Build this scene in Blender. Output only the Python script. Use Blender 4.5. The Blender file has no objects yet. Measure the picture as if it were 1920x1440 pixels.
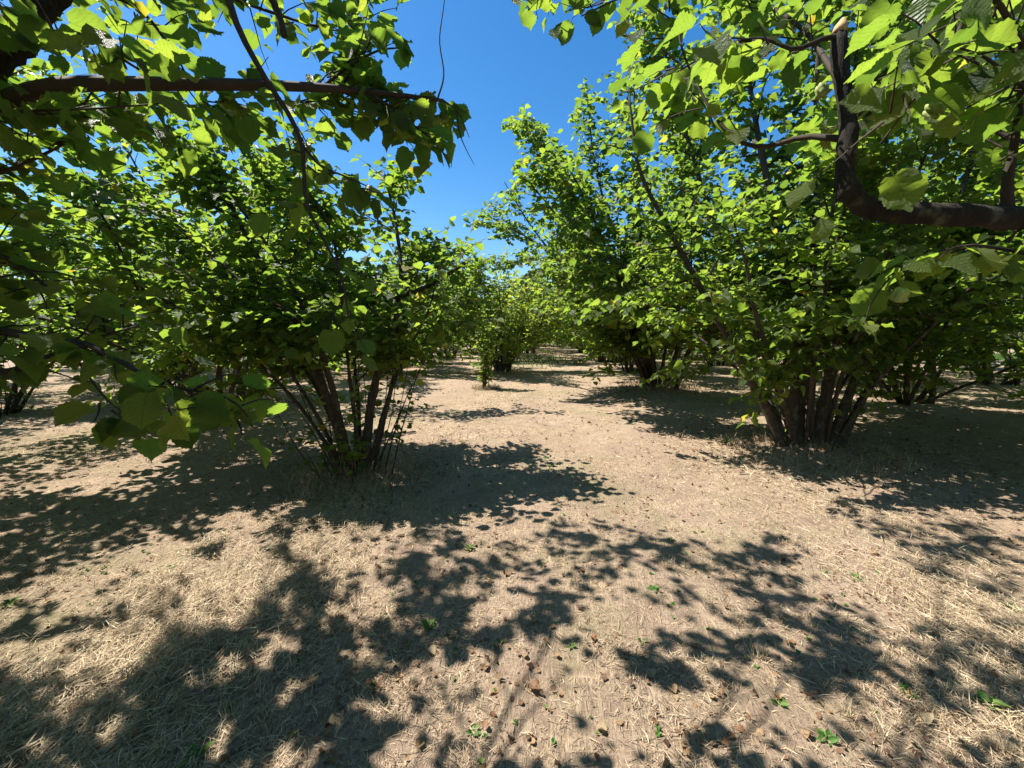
import bpy, math, random
import numpy as np
from mathutils import Matrix, Vector

# ------------------------------------------------------------------ camera, sky, sun, exposure
S = bpy.context.scene
COL = S.collection
F_PX, CAM_H = 780.0, 1.6
PITCH, YAW = math.atan(92 / 780), math.radians(5.45)
cam = bpy.data.cameras.new('camera')
cam.sensor_width = 36; cam.lens = 36 * F_PX / 1920
cam.clip_start = 0.05; cam.clip_end = 2000
cam_o = bpy.data.objects.new('camera', cam); COL.objects.link(cam_o)
cam_o.location = (0, 0, CAM_H); cam_o.rotation_euler = (math.pi / 2 - PITCH, 0, YAW)
S.camera = cam_o

SUN_EL, SUN_AZ = math.radians(59), math.radians(-70)      # azimuth from +Y, negative = to the left
w = bpy.data.worlds.new('World'); S.world = w; w.use_nodes = True
nt = w.node_tree; bg = nt.nodes['Background']
sky = nt.nodes.new('ShaderNodeTexSky'); sky.sky_type = 'NISHITA'; sky.sun_disc = False
sky.sun_elevation = SUN_EL; sky.sun_rotation = SUN_AZ
sky.air_density = 1.0; sky.dust_density = 0.3; sky.ozone_density = 2.0; sky.altitude = 0
hs = nt.nodes.new('ShaderNodeHueSaturation'); hs.inputs['Saturation'].default_value = 1.38
nt.links.new(sky.outputs[0], hs.inputs['Color']); nt.links.new(hs.outputs[0], bg.inputs[0]); bg.inputs[1].default_value = 0.080
sl = bpy.data.lights.new('sun', 'SUN'); sl.energy = 5.0; sl.angle = math.radians(0.42); sl.color = (1, 0.95, 0.86)
sun_o = bpy.data.objects.new('sun', sl); COL.objects.link(sun_o)
SUN_DIR = Vector((math.sin(SUN_AZ) * math.cos(SUN_EL), math.cos(SUN_AZ) * math.cos(SUN_EL), math.sin(SUN_EL)))
sun_o.rotation_euler = SUN_DIR.to_track_quat('Z', 'Y').to_euler()
sun_o.location = SUN_DIR * 60
S.view_settings.view_transform = 'Standard'; S.view_settings.look = 'None'
S.view_settings.exposure = 1.2; S.view_settings.gamma = 1
S.render.engine = 'CYCLES'
S.cycles.max_bounces = 8; S.cycles.diffuse_bounces = 5; S.cycles.glossy_bounces = 2
S.cycles.transmission_bounces = 4; S.cycles.caustics_reflective = False; S.cycles.caustics_refractive = False
S.cycles.use_denoising = True

# ------------------------------------------------------------------ pixel <-> world
_cp, _sp, _cy, _sy = math.cos(PITCH), math.sin(PITCH), math.cos(YAW), math.sin(YAW)
RIGHT = np.array([_cy, _sy, 0]); FWD = np.array([-_sy * _cp, _cy * _cp, -_sp]); UP = np.cross(RIGHT, FWD)
CAM = np.array([0, 0, CAM_H])
def P(x, y, d):
    """point seen at photo pixel x, y at depth d metres"""
    return CAM + d * (FWD + RIGHT * ((x - 960) / F_PX) + UP * ((720 - y) / F_PX))
def G(x, y):
    """ground point seen at photo pixel"""
    r = FWD + RIGHT * ((x - 960) / F_PX) + UP * ((720 - y) / F_PX)
    return CAM + r * (-CAM_H / r[2])
def project(p):
    q = np.asarray(p) - CAM
    d = q @ FWD
    dd = np.where(np.abs(d) < 1e-3, 1e-3, d)
    return 960 + F_PX * (q @ RIGHT) / dd, 720 - F_PX * (q @ UP) / dd, d
def in_poly(x, y, poly):
    c = np.zeros(x.shape, bool); n = len(poly)
    for i in range(n):
        x1, y1 = poly[i]; x2, y2 = poly[i - 1]
        if y1 == y2: continue
        t = ((y1 > y) != (y2 > y)) & (x < (x2 - x1) * (y - y1) / (y2 - y1) + x1)
        c ^= t
    return c

# ------------------------------------------------------------------ mesh and object helpers
def fast_mesh(name, v, loops, counts, mat, attr=None, smooth=True):
    me = bpy.data.meshes.new(name)
    v = np.asarray(v, np.float32); loops = np.asarray(loops, np.int32).ravel(); counts = np.asarray(counts, np.int32)
    me.vertices.add(len(v)); me.vertices.foreach_set('co', v.ravel())
    me.loops.add(len(loops)); me.loops.foreach_set('vertex_index', loops)
    me.polygons.add(len(counts))
    st = np.zeros(len(counts), np.int32); st[1:] = np.cumsum(counts)[:-1]
    me.polygons.foreach_set('loop_start', st)
    me.polygons.foreach_set('use_smooth', np.full(len(counts), smooth, bool))
    if attr is not None:
        a = me.attributes.new('lc', 'FLOAT_VECTOR', 'POINT'); a.data.foreach_set('vector', np.asarray(attr, np.float32).ravel())
    me.update(calc_edges=True); me.validate()
    if mat: me.materials.append(mat)
    return me
def link(name, data, parent=None, loc=None):
    o = bpy.data.objects.new(name, data); COL.objects.link(o)
    if parent: o.parent = parent
    if loc is not None: o.location = loc
    return o
def tag(o, label=None, cat=None, group=None, kind=None):
    if label: o['label'] = label
    if cat: o['category'] = cat
    if group: o['group'] = group
    if kind: o['kind'] = kind
    return o
class Tubes:
    """collects tapered tubes into one mesh"""
    def __init__(self): self.v = []; self.l = []; self.c = []; self.n = 0
    def add(self, pts, rad, sides=6, cap=True, rng=None, lump=0.0):
        pts = np.asarray(pts, float); m = len(pts); rad = np.asarray(rad, float)
        t = np.gradient(pts, axis=0); t /= np.linalg.norm(t, axis=1)[:, None] + 1e-9
        ref = np.array([0, 0, 1.0]) if abs(t[0][2]) < .9 else np.array([1.0, 0, 0])
        a = np.cross(t, ref); a /= np.linalg.norm(a, axis=1)[:, None] + 1e-9
        b = np.cross(t, a)
        ang = np.arange(sides) / sides * 2 * math.pi
        rr = rad[:, None] * np.ones((m, sides))
        if lump and rng is not None: rr = rr * (1 + rng.normal(0, lump, (m, sides)))
        v = pts[:, None, :] + rr[..., None] * (np.cos(ang)[None, :, None] * a[:, None, :] + np.sin(ang)[None, :, None] * b[:, None, :])
        self.v.append(v.reshape(-1, 3))
        i = np.arange(m - 1)[:, None] * sides; j = np.arange(sides)[None, :]; k = (j + 1) % sides
        q = np.stack([i + j, i + k, i + k + sides, i + j + sides], -1).reshape(-1, 4) + self.n
        self.l.append(q.ravel()); self.c.append(np.full(len(q), 4))
        if cap:
            self.l.append(np.arange(sides)[::-1] + self.n); self.c.append(np.array([sides]))
            self.l.append(np.arange(sides) + self.n + (m - 1) * sides); self.c.append(np.array([sides]))
        self.n += m * sides
    def mesh(self, name, mat):
        return fast_mesh(name, np.concatenate(self.v), np.concatenate(self.l), np.concatenate(self.c), mat)
def spline(pts, n):
    """Catmull-Rom resample to n points"""
    p = np.asarray(pts, float)
    if len(p) == 2: return p[0] + (p[1] - p[0]) * np.linspace(0, 1, n)[:, None]
    q = np.vstack([2 * p[0] - p[1], p, 2 * p[-1] - p[-2]])
    s = np.linspace(0, len(p) - 1, n); i = np.minimum(s.astype(int), len(p) - 2); t = (s - i)[:, None]
    a, b, c, d = q[i], q[i + 1], q[i + 2], q[i + 3]
    return .5 * (2 * b + (c - a) * t + (2 * a - 5 * b + 4 * c - d) * t ** 2 + (3 * b - a - 3 * c + d) * t ** 3)
def unit(v):
    v = np.asarray(v, float); return v / (np.linalg.norm(v, axis=-1, keepdims=True) + 1e-9)

# ------------------------------------------------------------------ materials
class NT:
    def __init__(self, name):
        self.m = bpy.data.materials.new(name); self.m.use_nodes = True
        self.t = self.m.node_tree; self.t.nodes.clear()
    def n(self, kind, **kw):
        x = self.t.nodes.new('ShaderNode' + kind)
        for k, v in kw.items():
            if k in x.inputs.keys(): x.inputs[k].default_value = v
            else: setattr(x, k, v)
        return x
    def l(self, a, b): self.t.links.new(a, b)
    def math(self, op, a, b=None, c=None, clamp=False):
        x = self.n('Math', operation=op, use_clamp=clamp)
        for i, q in enumerate((a, b, c)):
            if q is None: continue
            if isinstance(q, (int, float)): x.inputs[i].default_value = q
            else: self.l(q, x.inputs[i])
        return x.outputs[0]
    def ramp(self, fac, stops, interp='LINEAR'):
        x = self.n('ValToRGB'); e = x.color_ramp.elements; x.color_ramp.interpolation = interp
        while len(e) < len(stops): e.new(0.5)
        for q, (p, c) in zip(e, stops): q.position = p; q.color = (*c, 1)
        self.l(fac, x.inputs[0]); return x.outputs[0]
    def mix(self, fac, a, b, mode='MIX'):
        x = self.n('Mix', data_type='RGBA', blend_type=mode)
        for s, q in ((x.inputs[0], fac), (x.inputs[6], a), (x.inputs[7], b)):
            if isinstance(q, (int, float)): s.default_value = q
            elif isinstance(q, tuple): s.default_value = (*q, 1)
            else: self.l(q, s)
        return x.outputs[2]
    def noise(self, scale, detail=4, rough=.6, vec=None, dist=0):
        x = self.n('TexNoise', Scale=scale, Detail=detail, Roughness=rough, Distortion=dist)
        if vec is not None: self.l(vec, x.inputs['Vector'])
        return x.outputs['Fac']
    def obj(self): return self.n('TexCoord').outputs['Object']
    def out(self, shader): self.l(shader, self.n('OutputMaterial').inputs[0]); return self.m
    def bump(self, h, strength, dist):
        x = self.n('Bump', Strength=strength, Distance=dist); self.l(h, x.inputs['Height']); return x.outputs[0]

def leaf_material():
    k = NT('hazel_leaf')
    a = k.n('Attribute', attribute_name='lc').outputs['Vector']
    sp = k.n('SeparateXYZ'); k.l(a, sp.inputs[0]); x, y, t = sp.outputs
    ax = k.math('ABSOLUTE', x)
    # side veins run obliquely outwards from the midrib
    v = k.math('FRACT', k.math('MULTIPLY', k.math('ADD', k.math('SUBTRACT', y, k.math('MULTIPLY', k.math('POWER', ax, .85), .75)), k.math('MULTIPLY', k.noise(9, 2, .5, k.obj()), .22)), 7.0))
    vein = k.math('SUBTRACT', 1, k.math('MULTIPLY', k.math('ABSOLUTE', k.math('SUBTRACT', v, .5)), 9), clamp=True)
    mid = k.math('SUBTRACT', 1, k.math('MULTIPLY', ax, 38), clamp=True)
    vein = k.math('MAXIMUM', vein, mid)
    nz = k.noise(26, 3, .6, k.obj())
    tt = k.math('ADD', t, k.math('MULTIPLY', k.math('SUBTRACT', nz, .5), .10))
    base = k.ramp(tt, [(0, (.026, .058, .012)), (.4, (.052, .100, .018)), (.72, (.092, .152, .026)), (.86, (.145, .190, .032)),
                       (.93, (.30, .26, .035)), (.97, (.24, .11, .025)), (1, (.11, .05, .02))])
    trn = k.ramp(tt, [(0, (.14, .25, .030)), (.4, (.28, .43, .045)), (.72, (.41, .54, .055)), (.86, (.57, .61, .065)),
                      (.93, (.70, .55, .04)), (.97, (.36, .15, .02)), (1, (.12, .05, .02))])
    base = k.mix(k.math('MULTIPLY', vein, .45), base, k.mix(.6, base, (.17, .22, .08)))
    trn = k.mix(k.math('MULTIPLY', vein, .5), trn, (.12, .19, .012))
    mot = k.noise(75, 4, .7, k.obj())
    base = k.mix(k.math('MULTIPLY', mot, .55), base, k.mix(.5, base, (.01, .025, .006))); trn = k.mix(k.math('MULTIPLY', mot, .45), trn, k.mix(.55, trn, (.05, .12, .0)))
    # brown and yellow blotches where a leaf is scorched
    bl = k.ramp(k.noise(19, 4, .65, k.obj()), [(.66, (0, 0, 0)), (.72, (1, 1, 1))])
    base = k.mix(k.math('MULTIPLY', bl, .8), base, (.16, .085, .025)); trn = k.mix(k.math('MULTIPLY', bl, .8), trn, (.42, .25, .03))
    # undersides are paler and matt
    geo = k.n('NewGeometry')
    back = geo.outputs['Backfacing']
    base = k.mix(k.math('MULTIPLY', back, .45), base, (.085, .12, .045))
    p = k.n('BsdfPrincipled', Roughness=.45)
    p.inputs['Specular IOR Level'].default_value = .55
    k.l(base, p.inputs['Base Color'])
    k.l(k.math('ADD', .40, k.math('MULTIPLY', back, .35)), p.inputs['Roughness'])
    quilt = k.math('MULTIPLY', k.math('ABSOLUTE', k.math('SUBTRACT', v, .5)), 1.6)
    k.l(k.bump(k.math('ADD', quilt, mot), .8, .006), p.inputs['Normal'])
    tr = k.n('BsdfTranslucent'); k.l(trn, tr.inputs[0])
    m = k.n('MixShader'); m.inputs[0].default_value = .58
    k.l(p.outputs[0], m.inputs[1]); k.l(tr.outputs[0], m.inputs[2])
    return k.out(m.outputs[0])
def bark_material(name, c0, c1, c2):
    k = NT(name); o = k.obj()
    mp = k.n('Mapping'); k.l(o, mp.inputs[0]); mp.inputs['Scale'].default_value = (1, 1, .35)
    n1 = k.noise(28, 6, .7, mp.outputs[0], .6); n2 = k.noise(7, 4, .6, o)
    c = k.ramp(n1, [(.25, c0), (.6, c1), (.85, c2)])
    c = k.mix(k.ramp(n2, [(.55, (0, 0, 0)), (.68, (1, 1, 1))]), c, (.15, .14, .10))
    p = k.n('BsdfPrincipled', Roughness=.9); p.inputs['Specular IOR Level'].default_value = .2
    k.l(c, p.inputs['Base Color']); k.l(k.bump(n1, 1.0, .02), p.inputs['Normal'])
    return k.out(p.outputs[0])
def plain(name, col, rough=.8, var=.3, scale=30):
    k = NT(name); n = k.noise(scale, 5, .65, k.obj())
    c = k.mix(n, tuple(q * (1 - var) for q in col), tuple(min(1, q * (1 + var)) for q in col))
    p = k.n('BsdfPrincipled', Roughness=rough); p.inputs['Specular IOR Level'].default_value = .25
    k.l(c, p.inputs['Base Color']); return k.out(p.outputs[0])
def ground_material():
    k = NT('dry_orchard_soil'); o = k.obj()
    big = k.noise(.55, 5, .62, o); mid = k.noise(3.2, 5, .65, o, .4); fine = k.noise(55, 6, .75, o)
    # fibrous thatch: stretched noise in two directions
    def fib(sx, sy, rz, s):
        mp = k.n('Mapping'); k.l(o, mp.inputs[0]); mp.inputs['Scale'].default_value = (sx, sy, 1); mp.inputs['Rotation'].default_value = (0, 0, rz)
        return k.noise(s, 3, .6, mp.outputs[0], 1.2)
    fb = k.math('MAXIMUM', k.math('MAXIMUM', fib(1, .16, .5, 60), fib(1, .16, -.7, 55)), fib(.16, 1, .1, 58))
    soil = k.ramp(k.math('ADD', k.math('MULTIPLY', fine, .6), k.math('MULTIPLY', mid, .4)),
                  [(.3, (.17, .115, .085)), (.5, (.36, .265, .20)), (.7, (.47, .36, .275))])
    straw = k.ramp(fb, [(.48, (.22, .155, .105)), (.58, (.40, .30, .20)), (.68, (.56, .44, .30))])
    f = k.math('ADD', k.math('MULTIPLY', big, .55), k.math('MULTIPLY', mid, .45))
    c = k.mix(k.ramp(f, [(.38, (0, 0, 0)), (.60, (1, 1, 1))]), soil, straw)
    # thin green haze of regrowth in places
    g = k.noise(.33, 4, .6, o)
    mp = k.n('Mapping'); k.l(o, mp.inputs[0]); mp.inputs['Location'].default_value = (13, 5, 2)
    g2 = k.noise(2.2, 5, .7, mp.outputs[0])
    gf = k.math('MULTIPLY', k.ramp(k.math('ADD', k.math('MULTIPLY', g, .6), k.math('MULTIPLY', g2, .4)), [(.50, (0, 0, 0)), (.64, (1, 1, 1))]), .5)
    c = k.mix(gf, c, (.17, .185, .075))
    wear = k.noise(.9, 6, .7, o, .8)
    c = k.mix(k.ramp(wear, [(.44, (.4, .4, .4)), (.60, (0, 0, 0))]), c, k.mix(.5, c, (.15, .10, .072)))
    p = k.n('BsdfPrincipled', Roughness=.95); p.inputs['Specular IOR Level'].default_value = .1
    k.l(c, p.inputs['Base Color'])
    h = k.math('ADD', k.math('MULTIPLY', fine, .5), k.math('ADD', k.math('MULTIPLY', fb, .7), k.math('MULTIPLY', mid, .8)))
    k.l(k.bump(h, 1.0, .035), p.inputs['Normal'])
    return k.out(p.outputs[0])
def blade_material(name, stops, trans=.25):
    k = NT(name)
    a = k.n('Attribute', attribute_name='lc').outputs['Vector']
    sp = k.n('SeparateXYZ'); k.l(a, sp.inputs[0])
    c = k.ramp(sp.outputs[2], stops)
    d = k.n('BsdfPrincipled', Roughness=.6); d.inputs['Specular IOR Level'].default_value = .3; k.l(c, d.inputs['Base Color'])
    t = k.n('BsdfTranslucent'); k.l(c, t.inputs[0])
    m = k.n('MixShader'); m.inputs[0].default_value = trans
    k.l(d.outputs[0], m.inputs[1]); k.l(t.outputs[0], m.inputs[2])
    return k.out(m.outputs[0])
M_LEAF = leaf_material()
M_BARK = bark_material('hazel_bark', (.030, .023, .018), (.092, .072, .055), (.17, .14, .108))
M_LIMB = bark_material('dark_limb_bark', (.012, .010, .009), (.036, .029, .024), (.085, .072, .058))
M_TWIG = plain('twig_bark', (.05, .037, .027), .85, .35)
M_CUT = plain('cut_wood', (.52, .33, .17), .8, .3, 60)
M_GROUND = ground_material()
M_STRAW = blade_material('dry_straw', [(0, (.085, .055, .035)), (.2, (.20, .14, .085)), (.42, (.39, .29, .19)), (.72, (.55, .43, .28)), (1, (.70, .585, .40))])
M_WEED = blade_material('green_weed', [(0, (.05, .13, .025)), (.6, (.10, .22, .045)), (1, (.20, .30, .07))], .4)
M_DRYLEAF = blade_material('dry_leaf', [(0, (.09, .055, .035)), (.5, (.25, .125, .06)), (.8, (.34, .225, .12)), (1, (.40, .32, .2))], .3)

# ------------------------------------------------------------------ leaf shapes
def leaf_shape(hi, seed, far=False):
    """roundish toothed hazel leaf, length 1 along +y from the petiole; returns verts, tris"""
    r = np.random.default_rng(seed)
    if hi:
        half = [(.06, -.03), (.17, -.07), (.25, -.02), (.31, .01), (.325, .06), (.385, .09), (.39, .15), (.435, .18), (.43, .25), (.48, .29), (.455, .35), (.50, .40), (.47, .46), (.495, .52), (.455, .56),
                (.47, .62), (.41, .65), (.415, .72), (.34, .745), (.32, .81), (.24, .82), (.20, .885), (.12, .89), (.07, .96)]
        my = [0, .2, .4, .58, .74, .88]
    else:
        half = [(.24, -.05), (.45, .22), (.48, .58), (.22, .82)]
        my = [0, .50]
    if far: half = [(.40, .10), (.44, .62)]; my = [0]
    tip = (0, 1.04)
    fold, droop, curl, wave = r.uniform(.08, .5), r.uniform(-.1, .6), r.uniform(-.5, .5), r.uniform(.04, .13)
    ph = r.uniform(0, 6.28)
    mid = [(0, q) for q in my] + [tip]
    v = []; tris = []
    for x, y in mid: v.append((x, y))
    nm = len(mid)
    for s in (-1, 1):
        b = len(v)
        for x, y in half: v.append((s * x * r.uniform(.94, 1.06), y + r.uniform(-.012, .012)))
        # zip midrib against outline
        i, j = 0, 0
        while i < nm - 1 or j < len(half) - 1:
            yi = mid[i + 1][1] if i < nm - 1 else 9
            yj = half[j + 1][1] + .06 if j < len(half) - 1 else 9
            if yi < yj: tr = (i, i + 1, b + j); i += 1
            else: tr = (i, b + j + 1, b + j); j += 1
            tris.append(tr if s < 0 else tr[::-1])
    v = np.array(v)
    ax = np.abs(v[:, 0])
    z = fold * ax - curl * ax ** 2 - droop * v[:, 1] ** 2 * .55 + wave * np.sin(9 * v[:, 1] + ph + 4 * v[:, 0]) * ax * 2.2
    V = np.column_stack([v[:, 0], v[:, 1], z])
    T = np.array(tris)
    # make the upper face look up
    a, b, c = V[T[0]]
    nrm = np.cross(V[T[:, 1]] - V[T[:, 0]], V[T[:, 2]] - V[T[:, 0]])
    flip = nrm[:, 2] < 0
    T[flip] = T[flip][:, ::-1]
    lc = v.copy()
    if hi:   # petiole
        n = len(V)
        V = np.vstack([V, [(-.012, -.26, .03), (.012, -.26, .03), (-.012, .02, .0), (.012, .02, .0)]])
        T = np.vstack([T, [(n, n + 1, n + 3), (n, n + 3, n + 2)]])
        lc = np.vstack([lc, [(0, 0)] * 4])
    return V, T, lc
HI = [leaf_shape(True, i) for i in range(8)]
LO = [leaf_shape(False, 50 + i) for i in range(6)]
FARL = [leaf_shape(False, 80 + i, True) for i in range(6)]
N_TINT = 8
def tint_levels(i): return [.08, .25, .42, .58, .72, .82, .90, .95][i]
LEAF_ME = {}
for s_, (V_, T_, lc_) in enumerate(HI):
    for t_ in range(N_TINT):
        LEAF_ME[s_, t_] = fast_mesh('leaf', V_, T_, np.full(len(T_), 3), M_LEAF,
                                    np.column_stack([lc_, np.full(len(V_), tint_levels(t_))]))

class Leaves:
    def __init__(self): self.p = []; self.d = []; self.n = []; self.s = []; self.t = []
    def add(self, p, d, n, s, t):
        self.p.append(p); self.d.append(d); self.n.append(n); self.s.append(s); self.t.append(t)
    def cat(self):
        if not self.p: return None
        return [np.concatenate(q) for q in (self.p, self.d, self.n, self.s, self.t)]
def frames(d, n):
    y = unit(d); x = unit(np.cross(y, n)); z = np.cross(x, y)
    return np.stack([x, y, z], -1)            # columns
def leaves_mesh(name, L, mat=None, shapes=LO, seed=0, hi=None):
    p, d, n, s, t = L
    R = frames(d, n) * s[:, None, None]
    r = np.random.default_rng(seed); k = r.integers(0, len(shapes), len(p))
    if hi is not None: k = np.where(hi, len(shapes) + r.integers(0, len(HI), len(p)), k); shapes = shapes + HI
    vs, ts, ats, off = [], [], [], 0
    for i, (V, T, lc) in enumerate(shapes):
        q = np.where(k == i)[0]
        if not len(q): continue
        v = np.einsum('nij,vj->nvi', R[q], V) + p[q][:, None, :]
        vs.append(v.reshape(-1, 3))
        ts.append((T[None] + (np.arange(len(q)) * len(V))[:, None, None]).reshape(-1, 3) + off)
        a = np.empty((len(q), len(V), 3)); a[..., :2] = lc[None]; a[..., 2] = t[q][:, None]
        ats.append(a.reshape(-1, 3)); off += len(q) * len(V)
    T = np.concatenate(ts)
    return fast_mesh(name, np.concatenate(vs), T, np.full(len(T), 3), mat or M_LEAF, np.concatenate(ats))
def draw_tints(r, n, yellow=.035):
    t = np.clip(r.beta(2.2, 2.2, n) * .84, 0, .84)
    y = r.random(n) < yellow
    t[y] = r.uniform(.86, .97, y.sum())
    return t

# ------------------------------------------------------------------ growing hazels
def twig_with_leaves(r, tw, lv, p0, d0, L, rad, lsize, step=.055, yellow=.035, droop=.25, twig=True, sides=3):
    n = 4
    pts = [np.array(p0)]; d = unit(d0)
    for i in range(n - 1):
        d = unit(d + r.normal(0, .16, 3) + np.array([0, 0, -.05 * droop * i]))
        pts.append(pts[-1] + d * L / (n - 1))
    pts = np.array(pts)
    if twig: tw.append((pts, np.linspace(rad, rad * .35, n), sides))
    m = max(2, int(L / step))
    t = np.linspace(.12, 1, m) + r.normal(0, .02, m); t = np.clip(t, .05, 1) * (n - 1)
    i = np.minimum(t.astype(int), n - 2); f = (t - i)[:, None]
    p = pts[i] * (1 - f) + pts[i + 1] * f
    td = unit(pts[i + 1] - pts[i])
    side = unit(np.cross(td, [0, 0, 1.0]) + 1e-6) * np.where(np.arange(m) % 2 == 0, 1, -1)[:, None]
    ld = unit(td * r.uniform(.2, .9, (m, 1)) + side * r.uniform(.6, 1.1, (m, 1)) + r.normal(0, .22, (m, 3)) + np.array([0, 0, -1]) * r.uniform(.0, 2 * droop, (m, 1)))
    nn = unit(np.array([0, 0, 1.0]) + r.normal(0, .42, (m, 3)))
    s = lsize * r.uniform(.62, 1.22, m)
    lv.add(p + ld * (s * .26)[:, None], ld, nn, s, draw_tints(r, m, yellow))

def grow_branch(r, p0, d0, L, n=7, up=.05, sag=.10, wob=.13):
    pts = [np.array(p0, float)]; d = unit(d0)
    for i in range(n - 1):
        d = unit(d + r.normal(0, wob, 3) + np.array([0, 0, up - sag * (i / n)]))
        pts.append(pts[-1] + d * L / (n - 1))
    return np.array(pts)

def side_dirs(r, axis, outward, ang_lo=35, ang_hi=70):
    a = unit(axis); q = r.normal(0, 1, 3) + outward
    q = unit(q - a * (q @ a)); th = math.radians(r.uniform(ang_lo, ang_hi))
    return a * math.cos(th) + q * math.sin(th)

class Hazel:
    """local coordinates about the tree's base"""
    def __init__(self, seed, H=5, n_stem=10, spread=.5, stems=None, lsize=.10, dens=1.0, first=.9, step=.055, yellow=.035,
                 suckers=10, br_len=1.0, n_extra_sides=8, twig=True, tw_step=.13, br_step=.30, auto=True):
        r = self.r = np.random.default_rng(seed)
        self.stems = []; self.branches = []; self.twigs = []; self.lv = Leaves(); self.lsize = lsize; self.step = step; self.yellow = yellow
        self.twig_geo = twig
        if stems: self.stems += [(spline(p, 14), np.linspace(a, b, 14) ** 1, lead) for p, a, b, lead in stems]
        if auto:
            for i in range(n_stem):
                az = 2 * math.pi * i / n_stem + r.normal(0, .25); lean = abs(r.normal(.34, .17)) * spread / .5
                h = H * r.uniform(.72, 1.0); b = np.array([math.cos(az), math.sin(az), 0])
                p0 = b * r.uniform(.08, .5) * min(1.2, H / 6)
                d = unit(b * math.tan(lean) + np.array([0, 0, 1])); pts = [p0 - d * .08]
                for q in range(13):
                    d = unit(d + r.normal(0, .07, 3) + b * .035 * spread * (1 if q < 8 else 2.2)); pts.append(pts[-1] + d * h * 1.06 / 13)
                r0 = r.uniform(.028, .065) * (H / 5) ** .6
                self.stems.append((np.array(pts), np.linspace(r0, .008, 14), True))
        for si, (pts, rad, lead) in enumerate(self.stems):
            if lead: self.clothe(pts, rad, si, first, br_step / dens, br_len, tw_step / dens)
        # suckers at the foot
        self.suckers = []
        for i in range(suckers):
            az = r.uniform(0, 6.28); b = np.array([math.cos(az), math.sin(az), 0]); h = r.uniform(.5, 1.9)
            pts = grow_branch(r, b * r.uniform(.12, .42) - np.array([0, 0, .05]), b * r.uniform(.15, .55) + np.array([0, 0, 1]), h, 6, .04, 0, .07)
            self.suckers.append((pts, np.linspace(r.uniform(.006, .013), .003, 6)))
            if r.random() < .75:
                for q in range(2, 6):
                    twig_with_leaves(r, self.twigs, self.lv, pts[q], b + r.normal(0, .7, 3), r.uniform(.06, .2), .003, lsize * .8, step, yellow, twig=twig)
    def clothe(self, pts, rad, si, first, br_step, br_len, tw_step, droop=.25):
        r = self.r
        seg = np.linalg.norm(np.diff(pts, axis=0), axis=1); cum = np.concatenate([[0], np.cumsum(seg)]); tot = cum[-1]
        s = first + r.uniform(0, .2)
        while s < tot:
            i = min(np.searchsorted(cum, s) - 1, len(pts) - 2); f = (s - cum[i]) / seg[i]
            p = pts[i] * (1 - f) + pts[i + 1] * f; ax = pts[i + 1] - pts[i]
            out = unit(np.array([p[0], p[1], .25]))
            fr = s / tot
            L = br_len * r.uniform(.55, 1.25) * (1.15 - .6 * fr)
            d = side_dirs(r, ax, out * .9)
            bp = grow_branch(r, p, d, L, 7, .07, .16)
            br = min(rad[i] * .55, .022) * r.uniform(.6, 1)
            self.branches.append((si, bp, np.linspace(br, .003, 7)))
            self.twigs_on(bp, tw_step, droop)
            s += br_step * r.uniform(.6, 1.4)
        # leader
        self.twigs_on(pts[-4:], tw_step, droop)
    def twigs_on(self, bp, tw_step, droop=.25, start=.15, lmul=1.0):
        r = self.r
        seg = np.linalg.norm(np.diff(bp, axis=0), axis=1); cum = np.concatenate([[0], np.cumsum(seg)]); tot = cum[-1]
        s = start * tot; sg = 1
        while s < tot:
            i = min(max(np.searchsorted(cum, s) - 1, 0), len(bp) - 2); f = (s - cum[i]) / seg[i]
            p = bp[i] * (1 - f) + bp[i + 1] * f; ax = unit(bp[i + 1] - bp[i])
            sd = unit(np.cross(ax, [0, 0, 1.0]) + 1e-5) * sg
            d = ax * r.uniform(.3, .9) + sd * r.uniform(.4, 1) + r.normal(0, .35, 3) + np.array([0, 0, .12])
            twig_with_leaves(r, self.twigs, self.lv, p, d, r.uniform(.12, .42) * lmul, .0035, self.lsize, self.step, self.yellow, droop, self.twig_geo)
            sg = -sg; s += tw_step * r.uniform(.6, 1.4)
        ax = unit(bp[-1] - bp[-2])
        twig_with_leaves(r, self.twigs, self.lv, bp[-1], ax, r.uniform(.15, .4) * lmul, .0035, self.lsize, self.step, self.yellow, droop, self.twig_geo)
    def prune(self, base, keep, br=True):
        """keep(world points) -> bool for leaves, twigs and branches"""
        L = self.lv.cat(); self.L0 = L[0]; k = keep(L[0] + base); self.L = [q[k] for q in L]
        if self.twigs:
            k = keep(np.array([t[0][-1] for t in self.twigs]) + base) & keep(np.array([t[0][0] for t in self.twigs]) + base)
            self.twigs = [t for t, q in zip(self.twigs, k) if q]
        if self.branches and br:
            k = keep(np.array([t[1][-1] for t in self.branches]) + base); self.branches = [t for t, q in zip(self.branches, k) if q]
    def build(self, base, name='hazel_tree', n_single=0, near=True, stem_sides=8, branch_parts=True, seed=0, shapes=LO, bark=None):
        if not hasattr(self, 'L'): self.L = self.lv.cat()
        root = link(name, None, None, base); root.empty_display_size = .3
        st = []
        for pts, rad, lead in self.stems:
            t = Tubes()
            if near:
                m_ = 60; f_ = np.linspace(0, 1, m_); q_ = spline(pts, m_); rr_ = np.interp(f_, np.linspace(0, 1, len(rad)), rad)
                rr_ = rr_ * (1 + .09 * np.sin(f_ * 37 + self.r.uniform(0, 6)) * self.r.uniform(.4, 1.2) + self.r.normal(0, .035, m_)); q_ = q_ + self.r.normal(0, .045, q_.shape) * rr_[:, None]
                t.add(q_, rr_, max(stem_sides, 10), True, self.r, .045)
            else: t.add(pts, rad, stem_sides)
            st.append(link('stem', t.mesh('stem', bark or M_BARK), root))
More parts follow.
